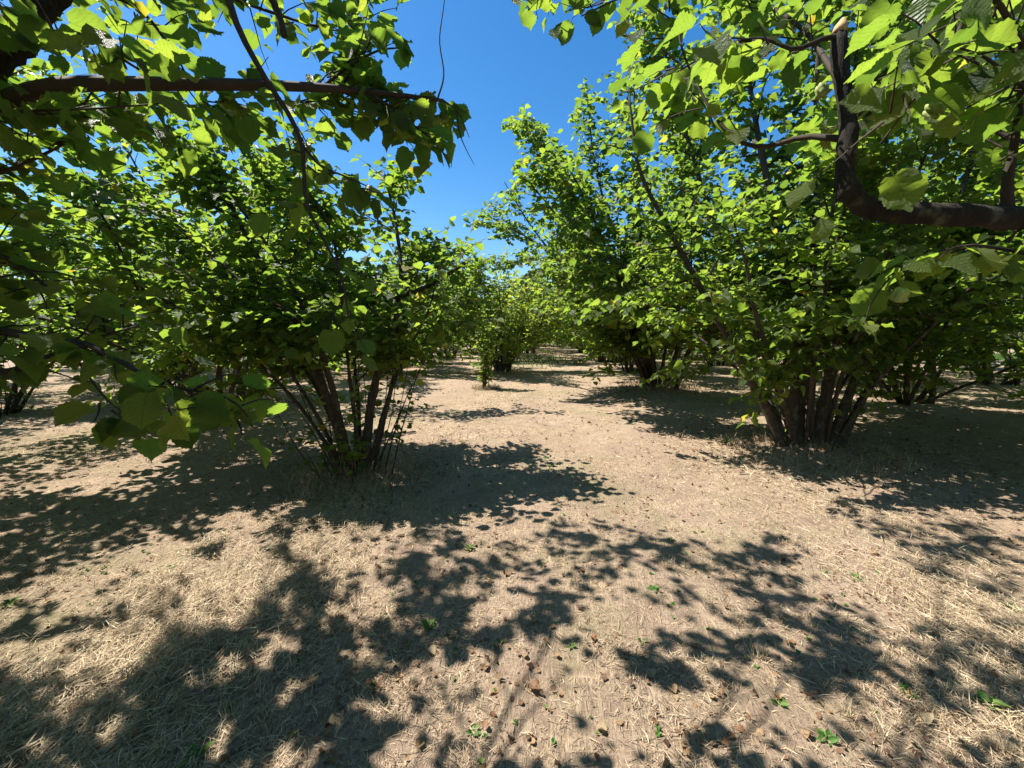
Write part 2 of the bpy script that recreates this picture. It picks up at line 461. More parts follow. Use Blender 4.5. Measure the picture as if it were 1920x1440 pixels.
        if branch_parts:
            for si, bp, br in self.branches:
                t = Tubes(); t.add(bp, br, 5); link('branch', t.mesh('branch', M_TWIG), st[si])
        elif self.branches:
            t = Tubes()
            for si, bp, br in self.branches: t.add(bp, br, 4, False)
            tag(link('branches', t.mesh('branches', M_TWIG), root), kind='stuff')
        if near:
            for pts, rad in self.suckers:
                t = Tubes(); t.add(pts, rad, 4); link('sucker', t.mesh('sucker', M_TWIG), root)
        elif self.suckers:
            t = Tubes()
            for pts, rad in self.suckers: t.add(pts, rad, 4)
            tag(link('suckers', t.mesh('suckers', M_TWIG), root), kind='stuff')
        if self.twigs:
            t = Tubes()
            for a, b, c in self.twigs: t.add(a, b, c, False)
            tag(link('twigs', t.mesh('twigs', M_TWIG), root), kind='stuff')
        L = self.L; single = np.zeros(len(L[0]), bool)
        if n_single:
            x, y, d = project(L[0] + base)
            ok = (d > .2) & (x > 0) & (x < 1920) & (y > 0) & (y < 1440)
            size = np.where(ok, L[3] / np.maximum(d, .2), -1)
            idx = np.argsort(-size)[:n_single]; idx = idx[size[idx] * F_PX > 9]; single[idx] = True
        rest = [q[~single] for q in L]
        him = None
        if n_single:
            x, y, d = project(rest[0] + base); him = (d > .2) & (x > -60) & (x < 1980) & (y > -60) & (y < 1480) & (rest[3] / np.maximum(d, .2) * F_PX > 26)
        crown = tag(link('crown', leaves_mesh('crown', rest, seed=seed, shapes=shapes, hi=him), root), kind='stuff')
        if single.any():
            p, d, n, s, t = [q[single] for q in L]; R = frames(d, n); lv = np.array([tint_levels(i) for i in range(N_TINT)])
            for i in range(len(p)):
                ti = int(np.abs(lv - t[i]).argmin())
                o = link('leaf', LEAF_ME[int(self.r.integers(0, 8)), ti], crown)
                m = Matrix([[*(R[i][a] * s[i]), p[i][a]] for a in range(3)] + [[0, 0, 0, 1]])
                o.matrix_local = m
        return root
def copy_tree(o, parent=None):
    c = o.copy(); COL.objects.link(c); c.parent = parent
    for ch in o.children: copy_tree(ch, c)
    return c

# ------------------------------------------------------------------ ground
rg = np.random.default_rng(5)
def hfun(x, y):
    return (.022 * np.sin(1.7 * x + .6 * y) * np.sin(1.1 * y - .4 * x) + .014 * np.sin(4.3 * x + 1.9) * np.sin(3.7 * y + .7)
            + .008 * np.sin(9.1 * x - 4.2 * y) * np.sin(7.7 * y + 3 * x) - .01)
def fade(x, y): return np.clip(1 - (np.hypot(x, y) - 12) / 15, 0, 1)
FEET = [(G(668, 893), .10, .45), (G(1515, 845), .12, .6), (G(1235, 728), .1, .8)]
def height(x, y):
    h = hfun(x, y) * fade(x, y)
    for f, a, s_ in FEET: h = h + a * np.exp(-((x - f[0]) ** 2 + (y - f[1]) ** 2) / s_ ** 2)
    return h
def axis_grid(lo, hi, near_lo, near_hi, fine, grow=1.25):
    a = list(np.arange(near_lo, near_hi, fine)); st = fine; v = near_hi
    while v < hi: a.append(v); st = min(st * grow, 60); v += st
    a.append(hi); st = fine; v = near_lo
    while v > lo: st = min(st * grow, 60); v -= st; a.append(max(v, lo))
    return np.unique(np.round(a, 4))
gx = axis_grid(-700, 700, -7, 7, .07); gy = axis_grid(-300, 1200, .2, 9, .07)
X, Y = np.meshgrid(gx, gy); Z = height(X, Y)
fine_n = rg.normal(0, .006, X.shape) * np.clip(1 - (np.hypot(X, Y) - 6) / 3, 0, 1)
V = np.column_stack([X.ravel(), Y.ravel(), (Z + fine_n).ravel()])
nx, ny = len(gx), len(gy)
i = np.arange(ny - 1)[:, None] * nx + np.arange(nx - 1)[None]
Q = np.stack([i, i + 1, i + 1 + nx, i + nx], -1).reshape(-1, 4)
tag(link('ground', fast_mesh('ground', V, Q, np.full(len(Q), 4), M_GROUND)), kind='structure')

# ------------------------------------------------------------------ trees: the ones that can be told apart
SKY = [(790, -400), (775, 60), (765, 120), (800, 165), (858, 215), (852, 285), (800, 330), (775, 390), (765, 440), (800, 432), (845, 415), (880, 378), (925, 370), (960, 350),
       (925, 300), (930, 245), (985, 195), (1010, 230), (1060, 250), (1095, 150), (1160, 115), (1175, 90), (1100, 98), (1040, 60), (950, 5), (945, -400)]
SKY2 = [(735, -400), (725, 50), (700, 100), (660, 30), (545, -20), (540, -400)]
def keep_sky(p):
    x, y, d = project(p)
    return ~((d > 0) & (in_poly(x, y, SKY)))
LIT = [[(560, 1000), (640, 975), (760, 985), (775, 1040), (700, 1080), (590, 1070), (540, 1040)],
       [(1180, 900), (1300, 870), (1650, 895), (1690, 925), (1500, 945), (1460, 1000), (1380, 1030), (1240, 990)],
       [(1180, 1065), (1400, 1060), (1350, 1180), (1230, 1200), (1060, 1200), (1090, 1120)],
       [(1480, 1050), (1640, 1000), (1720, 1080), (1820, 1160), (1600, 1140), (1500, 1110)],
       [(870, 1230), (1000, 1200), (1140, 1230), (1200, 1290), (1340, 1330), (1250, 1445), (1060, 1445), (960, 1400), (900, 1300)],
       [(-50, 1230), (140, 1180), (300, 1200), (280, 1260), (120, 1340), (-50, 1370)],
       [(350, 1080), (470, 1030), (560, 1060), (500, 1130), (420, 1180), (330, 1160)],
       [(60, 870), (260, 800), (560, 800), (540, 860), (300, 900), (100, 900)],
       [(700, 765), (880, 720), (1080, 740), (1180, 790), (900, 810), (720, 820)], [(760, 668), (930, 664), (930, 690), (760, 692)],
       [(-50, 1000), (200, 940), (420, 960), (600, 940), (480, 1010), (280, 1040), (-50, 1060)],
       [(650, 1110), (720, 1090), (760, 1130), (700, 1170)], [(1350, 1240), (1500, 1200), (1520, 1300), (1420, 1400)], [(880, 1000), (1010, 960), (1000, 990), (930, 1010)]]
_sd = np.array(SUN_DIR); lit_r = np.random.default_rng(8)
def nz2(x, y, s, ph):
    return .5 + .25 * (np.sin(x * s + ph) * np.sin(y * s * .8 + 2 * ph) + np.sin((x + y) * s * 1.9 + ph * 3) * np.sin((x - .6 * y) * s * 1.6 + ph))
def keep_lit(p, fleck=False):
    """drop most of what would shade the open, sunny patches of the floor"""
    g = p - _sd * (p[:, 2:3] / _sd[2]); x, y, d = project(g); hit = np.zeros(len(p), bool)
    for a in LIT: hit |= in_poly(x, y, a)
    fl_ = nz2(g[:, 0], g[:, 1], 8.2, 1.3) * nz2(g[:, 0], g[:, 1], 15.0, .4) > .262      # small sun flecks
    if fleck: hit |= fl_ & (p[:, 2] > 2.5)
    return ~(hit & (d > 0)) | (lit_r.random(len(p)) < .04)
def keep_open(p):
    """thin the high crown where it would shade the low boughs beside the camera"""
    g = p - _sd * ((p[:, 2:3] - 2.35) / _sd[2])
    hit = (p[:, 2] > 2.7) & (g[:, 0] > -2.0) & (g[:, 0] < 2.4) & (g[:, 1] > .6) & (g[:, 1] < 2.3)
    return ~hit | (lit_r.random(len(p)) < .06)
def keep_near(allowed):
    def f(p):
        x, y, d = project(p)
        fr = (d > 0) & (x > -40) & (x < 1960) & (y > -40) & (y < 1480)
        near = np.linalg.norm(p - CAM, axis=1) < .62
        al = np.zeros(len(p), bool)
        for a in allowed: al |= in_poly(x, y, a)
        return ~((fr & ~al) | near | ((d > 0) & in_poly(x, y, SKY)))
    return f
def keep_clear(p, lanes, dmax, part):
    x, y, d = project(p); hit = np.zeros(len(p), bool)
    for a in lanes: hit |= in_poly(x, y, a)
    return ~(hit & (d > 0) & (d < dmax)) | (lit_r.random(len(p)) < part)
def loc(pts, base): return [np.asarray(q, float) - base for q in pts]

# -- A: leaning hazel left of the lane
bA = G(668, 893); dA = project(bA)[2]
def pa(x, y, k=1.0): return P(x, y, dA * k) - bA
A = Hazel(11, stems=[([pa(655, 900), pa(640, 820), pa(612, 740), pa(572, 660), pa(525, 560, .97), pa(455, 430, .95), pa(400, 300, .95)], .074, .012, True),
                     ([pa(685, 895), pa(690, 800), pa(708, 700), pa(738, 615), pa(752, 520, 1.02), pa(742, 420, 1.05), pa(722, 330, 1.05)], .058, .01, True),
                     ([pa(672, 895), pa(668, 810), pa(655, 700), pa(640, 560), pa(620, 430), pa(560, 330), pa(540, 260)], .026, .01, True),
                     ([pa(650, 893), pa(600, 790), pa(545, 700), pa(470, 610, .9), pa(380, 540, .85), pa(300, 490, .85)], .024, .008, True),
                     ([pa(660, 893), pa(640, 790, .95), pa(610, 680, .9), pa(560, 600, .82), pa(500, 560, .8)], .03, .006, True),
                     ([pa(690, 893), pa(715, 790), pa(750, 690), pa(800, 590), pa(820, 520)], .028, .006, True),
                     ([pa(660, 893), pa(610, 760, 1.08), pa(520, 600, 1.15), pa(380, 470, 1.2), pa(270, 370, 1.25)], .026, .01, True),
                     ([pa(675, 893), pa(670, 740, 1.1), pa(640, 540, 1.2), pa(560, 400, 1.25), pa(480, 280, 1.3)], .026, .01, True),
                     ([pa(662, 893), pa(625, 740, .96), pa(560, 560, .92), pa(450, 390, .9), pa(330, 270, .9)], .03, .008, True),
                     ([pa(660, 893), pa(600, 740, 1.05), pa(480, 560, 1.1), pa(330, 420, 1.1), pa(200, 330, 1.1)], .03, .008, True),
                     ([pa(695, 893), pa(735, 720, 1.1), pa(770, 560, 1.2), pa(760, 450, 1.25)], .035, .01, True),
                     ([pa(650, 893), pa(560, 760), pa(440, 640, 1.05), pa(320, 570, 1.1), pa(230, 520, 1.1)], .024, .008, True)],
          auto=False, first=1.2, br_len=.88, br_step=.138, tw_step=.085, step=.05, suckers=26, lsize=.098, yellow=.016)
A.prune(bA, lambda p: keep_sky(p) & keep_lit(p))
A.branches.append((1, spline([pa(742, 560), pa(800, 538), pa(835, 518), pa(876, 490)], 8), np.linspace(.03, .022, 8)))
for i_, (x_, y_, k_) in enumerate([(560, 600, .86), (500, 590, .84), (620, 585, .86), (440, 600, .88), (735, 640, .93), (590, 620, .85), (700, 625, .9), (380, 590, .9)]):
    A.twigs_on(spline([pa(x_ + 50, y_ + 25, k_ + .1), pa(x_, y_, k_), pa(x_ - 30, y_ + 5, k_ - .03)], 5), .05, .2, .1, .7)
A.L = [np.concatenate(q) for q in zip(A.L, [a_[len(A.L0):] for a_ in A.lv.cat()])]
a_o = A.build(bA, n_single=300)
tag(a_o, 'nearest whole hazel left of the lane, leaning, with bushy suckers', 'hazel tree', 'hazel trees of the orchard')

# -- B: big many-stemmed hazel right of the lane
bB = G(1515, 845); dB = project(bB)[2]
def pb(x, y, k=1.0): return P(x, y, dB * k) - bB
B = Hazel(12, stems=[([pb(1468, 845), pb(1440, 770), pb(1385, 670), pb(1330, 570), pb(1260, 440, .95), pb(1200, 320, .92), pb(1180, 180, .92)], .075, .012, True),
                     ([pb(1483, 848), pb(1488, 770), pb(1492, 660), pb(1470, 480), pb(1430, 300), pb(1400, 120), pb(1380, -30)], .09, .015, True),
                     ([pb(1501, 848), pb(1500, 760), pb(1510, 640), pb(1530, 430), pb(1530, 200), pb(1540, 0), pb(1560, -120)], .07, .015, True),
                     ([pb(1527, 850), pb(1545, 760), pb(1570, 640), pb(1600, 450), pb(1650, 240), pb(1700, 30), pb(1720, -120)], .10, .015, True),
                     ([pb(1552, 855), pb(1590, 745), pb(1640, 640), pb(1720, 540), pb(1790, 400), pb(1830, 250), pb(1850, 80)], .07, .012, True),
                     ([pb(1571, 850), pb(1605, 770), pb(1660, 680), pb(1740, 560, 1.05), pb(1850, 430, 1.1), pb(1900, 300, 1.1)], .06, .012, True),
                     ([pb(1495, 840), pb(1450, 700, 1.1), pb(1370, 500, 1.15), pb(1310, 330, 1.2), pb(1260, 150, 1.2), pb(1230, 20, 1.2)], .07, .012, True),
                     ([pb(1514, 840), pb(1530, 650, 1.1), pb(1600, 400, 1.2), pb(1650, 150, 1.25), pb(1660, -60, 1.25)], .07, .012, True),
                     ([pb(1495, 845), pb(1460, 720, .93), pb(1420, 600, .86), pb(1400, 500, .8), pb(1370, 400, .78)], .04, .008, True),
                     ([pb(1520, 850), pb(1525, 700, .94), pb(1545, 560, .86), pb(1570, 450, .8), pb(1600, 330, .8)], .04, .008, True),
                     ([pb(1545, 850), pb(1580, 700, .94), pb(1650, 520, .84), pb(1720, 330, .72), pb(1800, 120, .66)], .028, .01, True),
                     ([pb(1508, 850), pb(1530, 650, .9), pb(1560, 400, .78), pb(1600, 150, .7), pb(1620, -60, .68)], .028, .01, True),
                     ([pb(1558, 850), pb(1640, 720, .95), pb(1760, 600, .88), pb(1880, 470, .8), pb(1960, 330, .76)], .028, .01, True),
                     ([pb(1520, 840), pb(1570, 690, 1.1), pb(1660, 520, 1.25), pb(1700, 380, 1.4), pb(1720, 250, 1.45)], .028, .01, True),
                     ([pb(1520, 840), pb(1600, 690, 1.1), pb(1720, 560, 1.25), pb(1800, 430, 1.35), pb(1830, 330, 1.4)], .028, .01, True),
                     ([pb(1508, 840), pb(1520, 690, 1.15), pb(1540, 520, 1.35), pb(1540, 350, 1.5), pb(1540, 220, 1.55)], .028, .01, True),
                     ([pb(1490, 845), pb(1400, 690, 1.1), pb(1250, 560, 1.25), pb(1130, 470, 1.35), pb(1060, 405, 1.38)], .035, .009, True),
                     ([pb(1490, 845), pb(1410, 720, 1.08), pb(1280, 610, 1.2), pb(1170, 540, 1.3), pb(1095, 500, 1.35)], .03, .009, True)],
          auto=False, first=1.5, br_len=1.1, br_step=.155, tw_step=.09, step=.05, suckers=12, lsize=.105, yellow=.012)
B.prune(bB, lambda p: keep_sky(p) & keep_lit(p))
for i_, (x_, y_, k_) in enumerate([(1440, 720, .9), (1420, 650, .88), (1460, 640, .9), (1470, 690, .88), (1390, 610, .9), (1650, 660, .93), (1620, 640, .9), (1520, 610, .9), (1560, 640, .9), (1480, 600, .86)]):
    q_ = spline([pb(x_ + 60, y_ - 40, k_ + .1), pb(x_, y_, k_), pb(x_ - 20, y_ + 40, k_ - .03)], 5); B.branches.append((1, q_, np.linspace(.006, .003, 5))); B.twigs_on(q_, .06, .5, .1, .7)
B.L = [np.concatenate(q) for q in zip(B.L, [a_[len(B.L0):] for a_ in B.lv.cat()])]
b_o = B.build(bB, n_single=300)
tag(b_o, 'large hazel right of the lane, many thick bare stems fanning from one foot', 'hazel tree', 'hazel trees of the orchard')

# -- C: tall hazel behind it, leaning over the lane
bC = G(1235, 728); dC = project(bC)[2]
def pc(x, y, k=1.0): return P(x, y, dC * k) - bC
C = Hazel(13, H=7.6, n_stem=9, spread=.62, stems=[
        ([pc(1215, 728), pc(1180, 640), pc(1120, 500, .95), pc(1060, 350, .9), pc(1010, 225, .88)], .07, .012, True),
        ([pc(1225, 728), pc(1205, 640), pc(1170, 500, .9), pc(1120, 330, .85), pc(1100, 175, .82)], .07, .012, True),
        ([pc(1220, 728), pc(1180, 650), pc(1090, 540), pc(1000, 430), pc(945, 340)], .06, .01, True),
        ([pc(1230, 728), pc(1215, 600, .9), pc(1200, 420, .82), pc(1190, 250, .78), pc(1190, 150, .75)], .06, .01, True),
        ([pc(1215, 728), pc(1170, 640), pc(1080, 520, .95), pc(980, 440, .92), pc(900, 415, .9)], .045, .009, True),
        ([pc(1215, 728), pc(1175, 650, .95), pc(1110, 570, .9), pc(1040, 500, .86), pc(980, 480, .84)], .04, .009, True),
        ([pc(1220, 728), pc(1190, 620, .92), pc(1130, 450, .86), pc(1060, 320, .84), pc(985, 240, .82)], .045, .009, True),
        ([pc(1215, 728), pc(1185, 650, .93), pc(1120, 520, .8), pc(1040, 400, .7), pc(985, 335, .66)], .045, .009, True),
        ([pc(1220, 728), pc(1195, 640, .93), pc(1150, 500, .78), pc(1090, 360, .68), pc(1050, 290, .64)], .045, .009, True),
        ([pc(1230, 728), pc(1220, 640, .9), pc(1180, 540, .8), pc(1130, 450, .76), pc(1090, 330, .74)], .045, .009, True),
        ([pc(1250, 728), pc(1280, 600, .9), pc(1300, 450, .85), pc(1300, 300, .8), pc(1290, 180, .8)], .045, .009, True)],
          first=1.25, br_len=1.35, br_step=.215, tw_step=.105, suckers=16, lsize=.13, yellow=.012)
C.prune(bC, keep_sky)
c_o = C.build(bC, stem_sides=6, branch_parts=False, shapes=FARL)
tag(c_o, 'tall hazel second along the right side of the lane, crown leaning over the lane', 'hazel tree', 'hazel trees of the orchard')

# -- F: upright hazel ending the gap in the left row
bF = G(940, 698); dF = project(bF)[2]
FT = Hazel(14, H=4.9, n_stem=17, spread=.5, first=1.0, br_len=1.3, br_step=.23, tw_step=.12, suckers=14, lsize=.12, yellow=.05)
FT.prune(bF, keep_sky)
FT.L[4] = np.where(FT.L[4] < .85, np.clip(FT.L[4] + .22, 0, .85), FT.L[4])
f_o = FT.build(bF, stem_sides=6, branch_parts=False, shapes=FARL)
tag(f_o, 'hazel with a tight fan of dark stems behind the leafy sapling', 'hazel tree', 'hazel trees of the orchard')

# -- near-left hazel whose branches hang over the camera
bG = np.array([-3.3, -0.8, 0.0])
def pg(x, y, d): return P(x, y, d) - bG
Z0 = np.zeros(3)
GT = Hazel(15, stems=[([Z0, np.array([.35, .5, 1.1]), pg(-420, 420, 1.35), pg(-100, 190, 1.3), pg(20, 80, 1.3), pg(115, -30, 1.35), pg(260, -220, 1.5)], .08, .03, False),
                      ([np.array([-.1, .1, 0]), np.array([-.2, .5, 1.4]), np.array([-.1, 1.2, 2.6]), np.array([.4, 2.0, 3.6]), np.array([1.0, 2.6, 4.2])], .06, .012, True),
                      ([np.array([.1, .1, 0]), np.array([.4, .3, 1.4]), np.array([.9, .6, 2.6]), np.array([1.5, 1.2, 3.6]), np.array([2.0, 2.0, 4.1])], .06, .012, True),
                      ([np.array([-.1, 0, 0]), np.array([-.5, -.2, 1.4]), np.array([-.8, -.3, 2.8]), np.array([-.8, -.2, 4.0])], .06, .012, True)]
                     + [([np.array([ax0, ay0, 0]), np.array([.16 * ex, .16 * ey, .36 * ez]), np.array([.48 * ex, .48 * ey, .76 * ez]), np.array([ex, ey, ez])], .034, .007, True)
                        for ax0, ay0, ex, ey, ez in [(.1, .1, ex_ + .3 * math.sin(ey_ * 7 + ex_), ey_ + .3 * math.sin(ex_ * 5), 1.15 + .88 * ey_ + .35 * math.sin(ex_ * 3 + ey_ * 2)) for ex_ in (-1.5, -.4, .7, 1.8, 2.9) for ey_ in (3.6, 5.2)]],
           auto=False, first=2.4, br_len=1.35, br_step=.095, tw_step=.075, step=.045, suckers=6, lsize=.072, yellow=.012)
_kn = keep_near([[(-60, -60), (420, -60), (200, 20), (-60, 70)]])
GT.prune(bG, lambda p: _kn(p) & keep_lit(p, True) & keep_open(p))
gL = GT.L; GT.lv = Leaves(); GT.lv.add(*gL)
trace = []
def traced(T, base, si, pts, r0, r1, leafy=True, tw=.11, start=.1, lmul=.8, droop=.5, n=18, off=0):
    q = spline([np.asarray(a) for a in pts], n)
    T.branches.append((si, q, np.linspace(r0, r1, n)))
    if leafy: T.twigs_on(q + np.array([-.03, off, .02 * (off > 0)]), tw * .68, droop, start, lmul)
    return q
traced(GT, bG, 0, [pg(-420, 420, 1.35), pg(-250, 290, 1.32), pg(-90, 208, 1.28), pg(0, 190, 1.25), pg(110, 160, 1.25), pg(300, 158, 1.28), pg(480, 160, 1.34), pg(600, 165, 1.4), pg(690, 172, 1.48), pg(760, 180, 1.52), pg(832, 189, 1.55)], .034, .006, tw=.036, start=.30, lmul=.75, off=.13, n=26)
traced(GT, bG, 0, [pg(690, 172, 1.48), pg(730, 200, 1.5), pg(775, 235, 1.52), pg(812, 262, 1.54)], .007, .003, tw=.030, start=.05, lmul=.45, droop=.7)
traced(GT, bG, 0, [pg(600, 166, 1.4), pg(660, 120, 1.5), pg(710, 95, 1.58), pg(745, 90, 1.62)], .006, .003, tw=.045, lmul=.5)
traced(GT, bG, 0, [pg(640, 168, 1.44), pg(665, 110, 1.6), pg(680, 40, 1.75), pg(700, -40, 1.9)], .006, .003, tw=.05, lmul=.5)
traced(GT, bG, 0, [pg(832, 189, 1.55), pg(860, 212, 1.56), pg(880, 258, 1.57)], .004, .0012, False)
traced(GT, bG, 0, [pg(856, 208, 1.56), pg(862, 250, 1.56), pg(875, 282, 1.56), pg(889, 308, 1.56)], .0028, .001, False)
traced(GT, bG, 0, [pg(820, 187, 1.55), pg(832, 140, 1.55), pg(824, 75, 1.56), pg(832, 10, 1.57), pg(838, -60, 1.58)], .0035, .0015, False)
traced(GT, bG, 0, [pg(115, -30, 1.35), pg(270, -90, 1.32), pg(405, -35, 1.3), pg(450, 60, 1.3), pg(500, 150, 1.3), pg(545, 220, 1.3), pg(568, 285, 1.3), pg(574, 380, 1.3), pg(608, 450, 1.3), pg(640, 520, 1.3), pg(653, 592, 1.3)], .013, .0025, tw=.085, start=.5, lmul=.42, droop=.7, off=.07, n=26)
traced(GT, bG, 0, [pg(560, 262, 1.3), pg(600, 310, 1.32), pg(645, 330, 1.34), pg(695, 352, 1.36)], .005, .002, tw=.07, lmul=.4, droop=.7)
traced(GT, bG, 0, [pg(-90, 208, 1.28), pg(0, 209, 1.2), pg(170, 204, 1.2), pg(340, 191, 1.25)], .005, .002, tw=.08, lmul=.5)
traced(GT, bG, 0, [pg(115, -30, 1.35), pg(250, 10, 1.5), pg(320, 90, 1.6), pg(360, 160, 1.7)], .009, .003, tw=.07, lmul=.7)
traced(GT, bG, 0, [pg(270, -90, 1.32), pg(420, -10, 1.7), pg(560, 40, 1.8), pg(640, 60, 1.85)], .01, .003, tw=.06, lmul=.7)
traced(GT, bG, 0, [pg(270, -90, 1.32), pg(440, -70, 1.4), pg(510, 0, 1.5), pg(533, 68, 1.5)], .016, .012, False)
traced(GT, bG, 0, [pg(20, 80, 1.3), pg(130, 60, 1.15), pg(210, 100, 1.1), pg(260, 130, 1.1)], .007, .003, tw=.07, lmul=.5)
# low shaded branches at the left edge
traced(GT, bG, 0, [np.array([.35, .5, 1.1]), pg(-500, 640, 1.2), pg(-200, 690, 1.15), pg(0, 698, 1.15), pg(75, 676, 1.15), pg(165, 640, 1.2), pg(260, 610, 1.3)], .018, .003, tw=.075, start=.45, lmul=.55, droop=.6)
q2 = traced(GT, bG, 0, [np.array([.35, .5, 1.1]), pg(-500, 560, 1.25), pg(-200, 590, 1.15), pg(30, 625, 1.1), pg(110, 640, 1.08), pg(165, 646, 1.06), pg(230, 680, 1.03), pg(300, 722, 1.0)], .018, .004, tw=.085, start=.5, lmul=.45, droop=.7)
traced(GT, bG, 0, [pg(150, 682, 1.1), pg(180, 725, 1.02), pg(212, 760, 1.0), pg(245, 775, .98)], .0035, .0015, tw=.075, start=.75, lmul=.25, droop=1.0)
traced(GT, bG, 0, [pg(300, 722, 1.0), pg(345, 730, .96), pg(400, 738, .93), pg(440, 755, .92), pg(466, 782, .92)], .004, .0018, tw=.05, start=.15, lmul=.3, droop=1.0)
traced(GT, bG, 0, [pg(-500, 560, 1.25), pg(-200, 480, 1.2), pg(-40, 470, 1.2), pg(40, 500, 1.2), pg(90, 540, 1.2)], .012, .004, tw=.05, start=.4, lmul=.6, droop=.6)
traced(GT, bG, 0, [pg(-420, 420, 1.35), pg(-200, 330, 1.4), pg(-30, 330, 1.4), pg(60, 300, 1.45), pg(120, 270, 1.5)], .012, .004, tw=.06, start=.4, lmul=.6, droop=.6)
GT.prune(bG, lambda p: (np.linalg.norm(p - CAM, axis=1) > .6) & keep_sky(p) & keep_clear(p, [[(100, 110), (690, 120), (690, 195), (100, 200)], [(420, -10), (470, -10), (640, 480), (600, 480), (530, 270)]], 1.42, .3) | (project(p)[2] < 0), False)
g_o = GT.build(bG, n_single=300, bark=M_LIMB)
tag(g_o, 'hazel rooted out of frame, dark branches and big leaves overhanging the upper left corner', 'hazel tree', 'hazel trees of the orchard')

# -- near-right hazel with the sawn-off limb
bH = np.array([3.6, -0.4, 0.0])
def ph(x, y, d): return P(x, y, d) - bH
HT = Hazel(16, stems=[([Z0, np.array([-.35, .25, .9]), ph(2350, 470, 1.35), ph(2100, 425, 1.2), ph(1920, 412, 1.18), ph(1780, 402, 1.16), ph(1650, 396, 1.15), ph(1597, 365, 1.15), ph(1582, 320, 1.15), ph(1594, 260, 1.15), ph(1578, 160, 1.15), ph(1574, 62, 1.15)], .040, .019, False),
                      ([np.array([.1, .2, 0]), np.array([.1, .7, 1.2]), np.array([.0, 1.5, 2.3]), np.array([-.2, 2.4, 3.2]), np.array([-.4, 3.0, 3.8])], .06, .012, True),
                      ([np.array([.1, 0, 0]), np.array([.5, -.2, 1.4]), np.array([.8, -.3, 2.8]), np.array([.8, -.2, 4.0])], .06, .012, True)],
           auto=False, first=1.5, br_len=1.0, br_step=.16, tw_step=.11, suckers=6, lsize=.078, yellow=.02)
HT.prune(bH, keep_near([[(1180, -60), (1960, -60), (1960, 480), (1880, 380), (1700, 240), (1450, 120), (1250, 60)]]))
hL = HT.L; HT.lv = Leaves(); HT.lv.add(*hL)
traced(HT, bH, 0, [ph(1576, 70, 1.15), ph(1545, 72, 1.15), ph(1490, 92, 1.17), ph(1440, 74, 1.2), ph(1390, 76, 1.22), ph(1330, 100, 1.25), ph(1270, 135, 1.3)], .008, .0025, tw=.07, start=.3, lmul=.6)
traced(HT, bH, 0, [ph(1590, 262, 1.15), ph(1510, 256, 1.25), ph(1440, 274, 1.35), ph(1390, 266, 1.4), ph(1345, 225, 1.45), ph(1310, 165, 1.5), ph(1278, 90, 1.55), ph(1270, 20, 1.6)], .010, .003, tw=.08, start=.25, lmul=.7)
traced(HT, bH, 0, [ph(2100, 425, 1.2), ph(1980, 200, 1.1), ph(1850, -20, 1.05), ph(1800, 55, 1.02), ph(1765, 110, 1.0), ph(1710, 190, 1.0), ph(1650, 270, 1.0)], .009, .002, tw=.055, start=.45, lmul=.5, droop=.5)
traced(HT, bH, 0, [ph(1890, 405, 1.18), ph(1888, 345, 1.17), ph(1900, 280, 1.16), ph(1915, 150, 1.15), ph(1900, 60, 1.15)], .016, .004, tw=.05, start=.3, lmul=.55)
traced(HT, bH, 0, [ph(1980, 200, 1.1), ph(1900, 150, .98), ph(1850, 110, .93), ph(1800, 90, .9)], .006, .002, tw=.05, start=.2, lmul=.45, droop=.6)
traced(HT, bH, 0, [ph(2100, 425, 1.2), ph(2000, 480, 1.1), ph(1900, 470, 1.1), ph(1820, 460, 1.1), ph(1740, 480, 1.12), ph(1690, 520, 1.15)], .007, .002, tw=.06, start=.4, lmul=.4, droop=.6)
traced(HT, bH, 0, [ph(2350, 470, 1.35), ph(2050, 330, 1.5), ph(1880, 250, 1.7), ph(1780, 210, 1.8), ph(1680, 190, 1.9)], .014, .004, tw=.06, start=.35, lmul=.8)
traced(HT, bH, 0, [ph(1595, 262, 1.15), ph(1640, 200, 1.35), ph(1700, 140, 1.5), ph(1760, 90, 1.65), ph(1840, 40, 1.75)], .009, .003, tw=.06, start=.1, lmul=.8)
traced(HT, bH, 0, [ph(1578, 160, 1.15), ph(1510, 60, 1.4), ph(1420, 0, 1.6), ph(1300, -40, 1.75), ph(1180, -10, 1.85), ph(1090, 30, 1.9)], .009, .003, tw=.06, start=.15, lmul=.6)
traced(HT, bH, 0, [ph(1300, -40, 1.75), ph(1150, -80, 1.85), ph(1040, -20, 1.95), ph(985, 15, 2.0)], .005, .002, tw=.06, start=.2, lmul=.4, droop=.7)
HT.prune(bH, lambda p: (np.linalg.norm(p - CAM, axis=1) > .6) & keep_sky(p) & keep_clear(p, [[(1520, 40), (1640, 40), (1660, 340), (1930, 350), (1930, 450), (1590, 440), (1530, 340)]], 1.22, .06) | (project(p)[2] < 0), False)
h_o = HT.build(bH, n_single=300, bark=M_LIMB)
tag(h_o, 'hazel out of frame at right, with the thick bent limb sawn off at its tip', 'hazel tree', 'hazel trees of the orchard')
t = Tubes(); e = ph(1574, 62, 1.15); ax_ = unit(ph(1574, 62, 1.15) - ph(1578, 160, 1.15))
t.add([e - ax_ * .004, e + ax_ * .012 + np.array([.004, 0, .004]), e + ax_ * .04 + np.array([.012, 0, 0])], [.0195, .017, .004], 9, True, HT.r, .08)
tag(link('sawn_end', t.mesh('sawn_end', M_CUT), [c for c in h_o.children if c.name.startswith('stem')][0]), 'pale orange splintered wood at the sawn end')

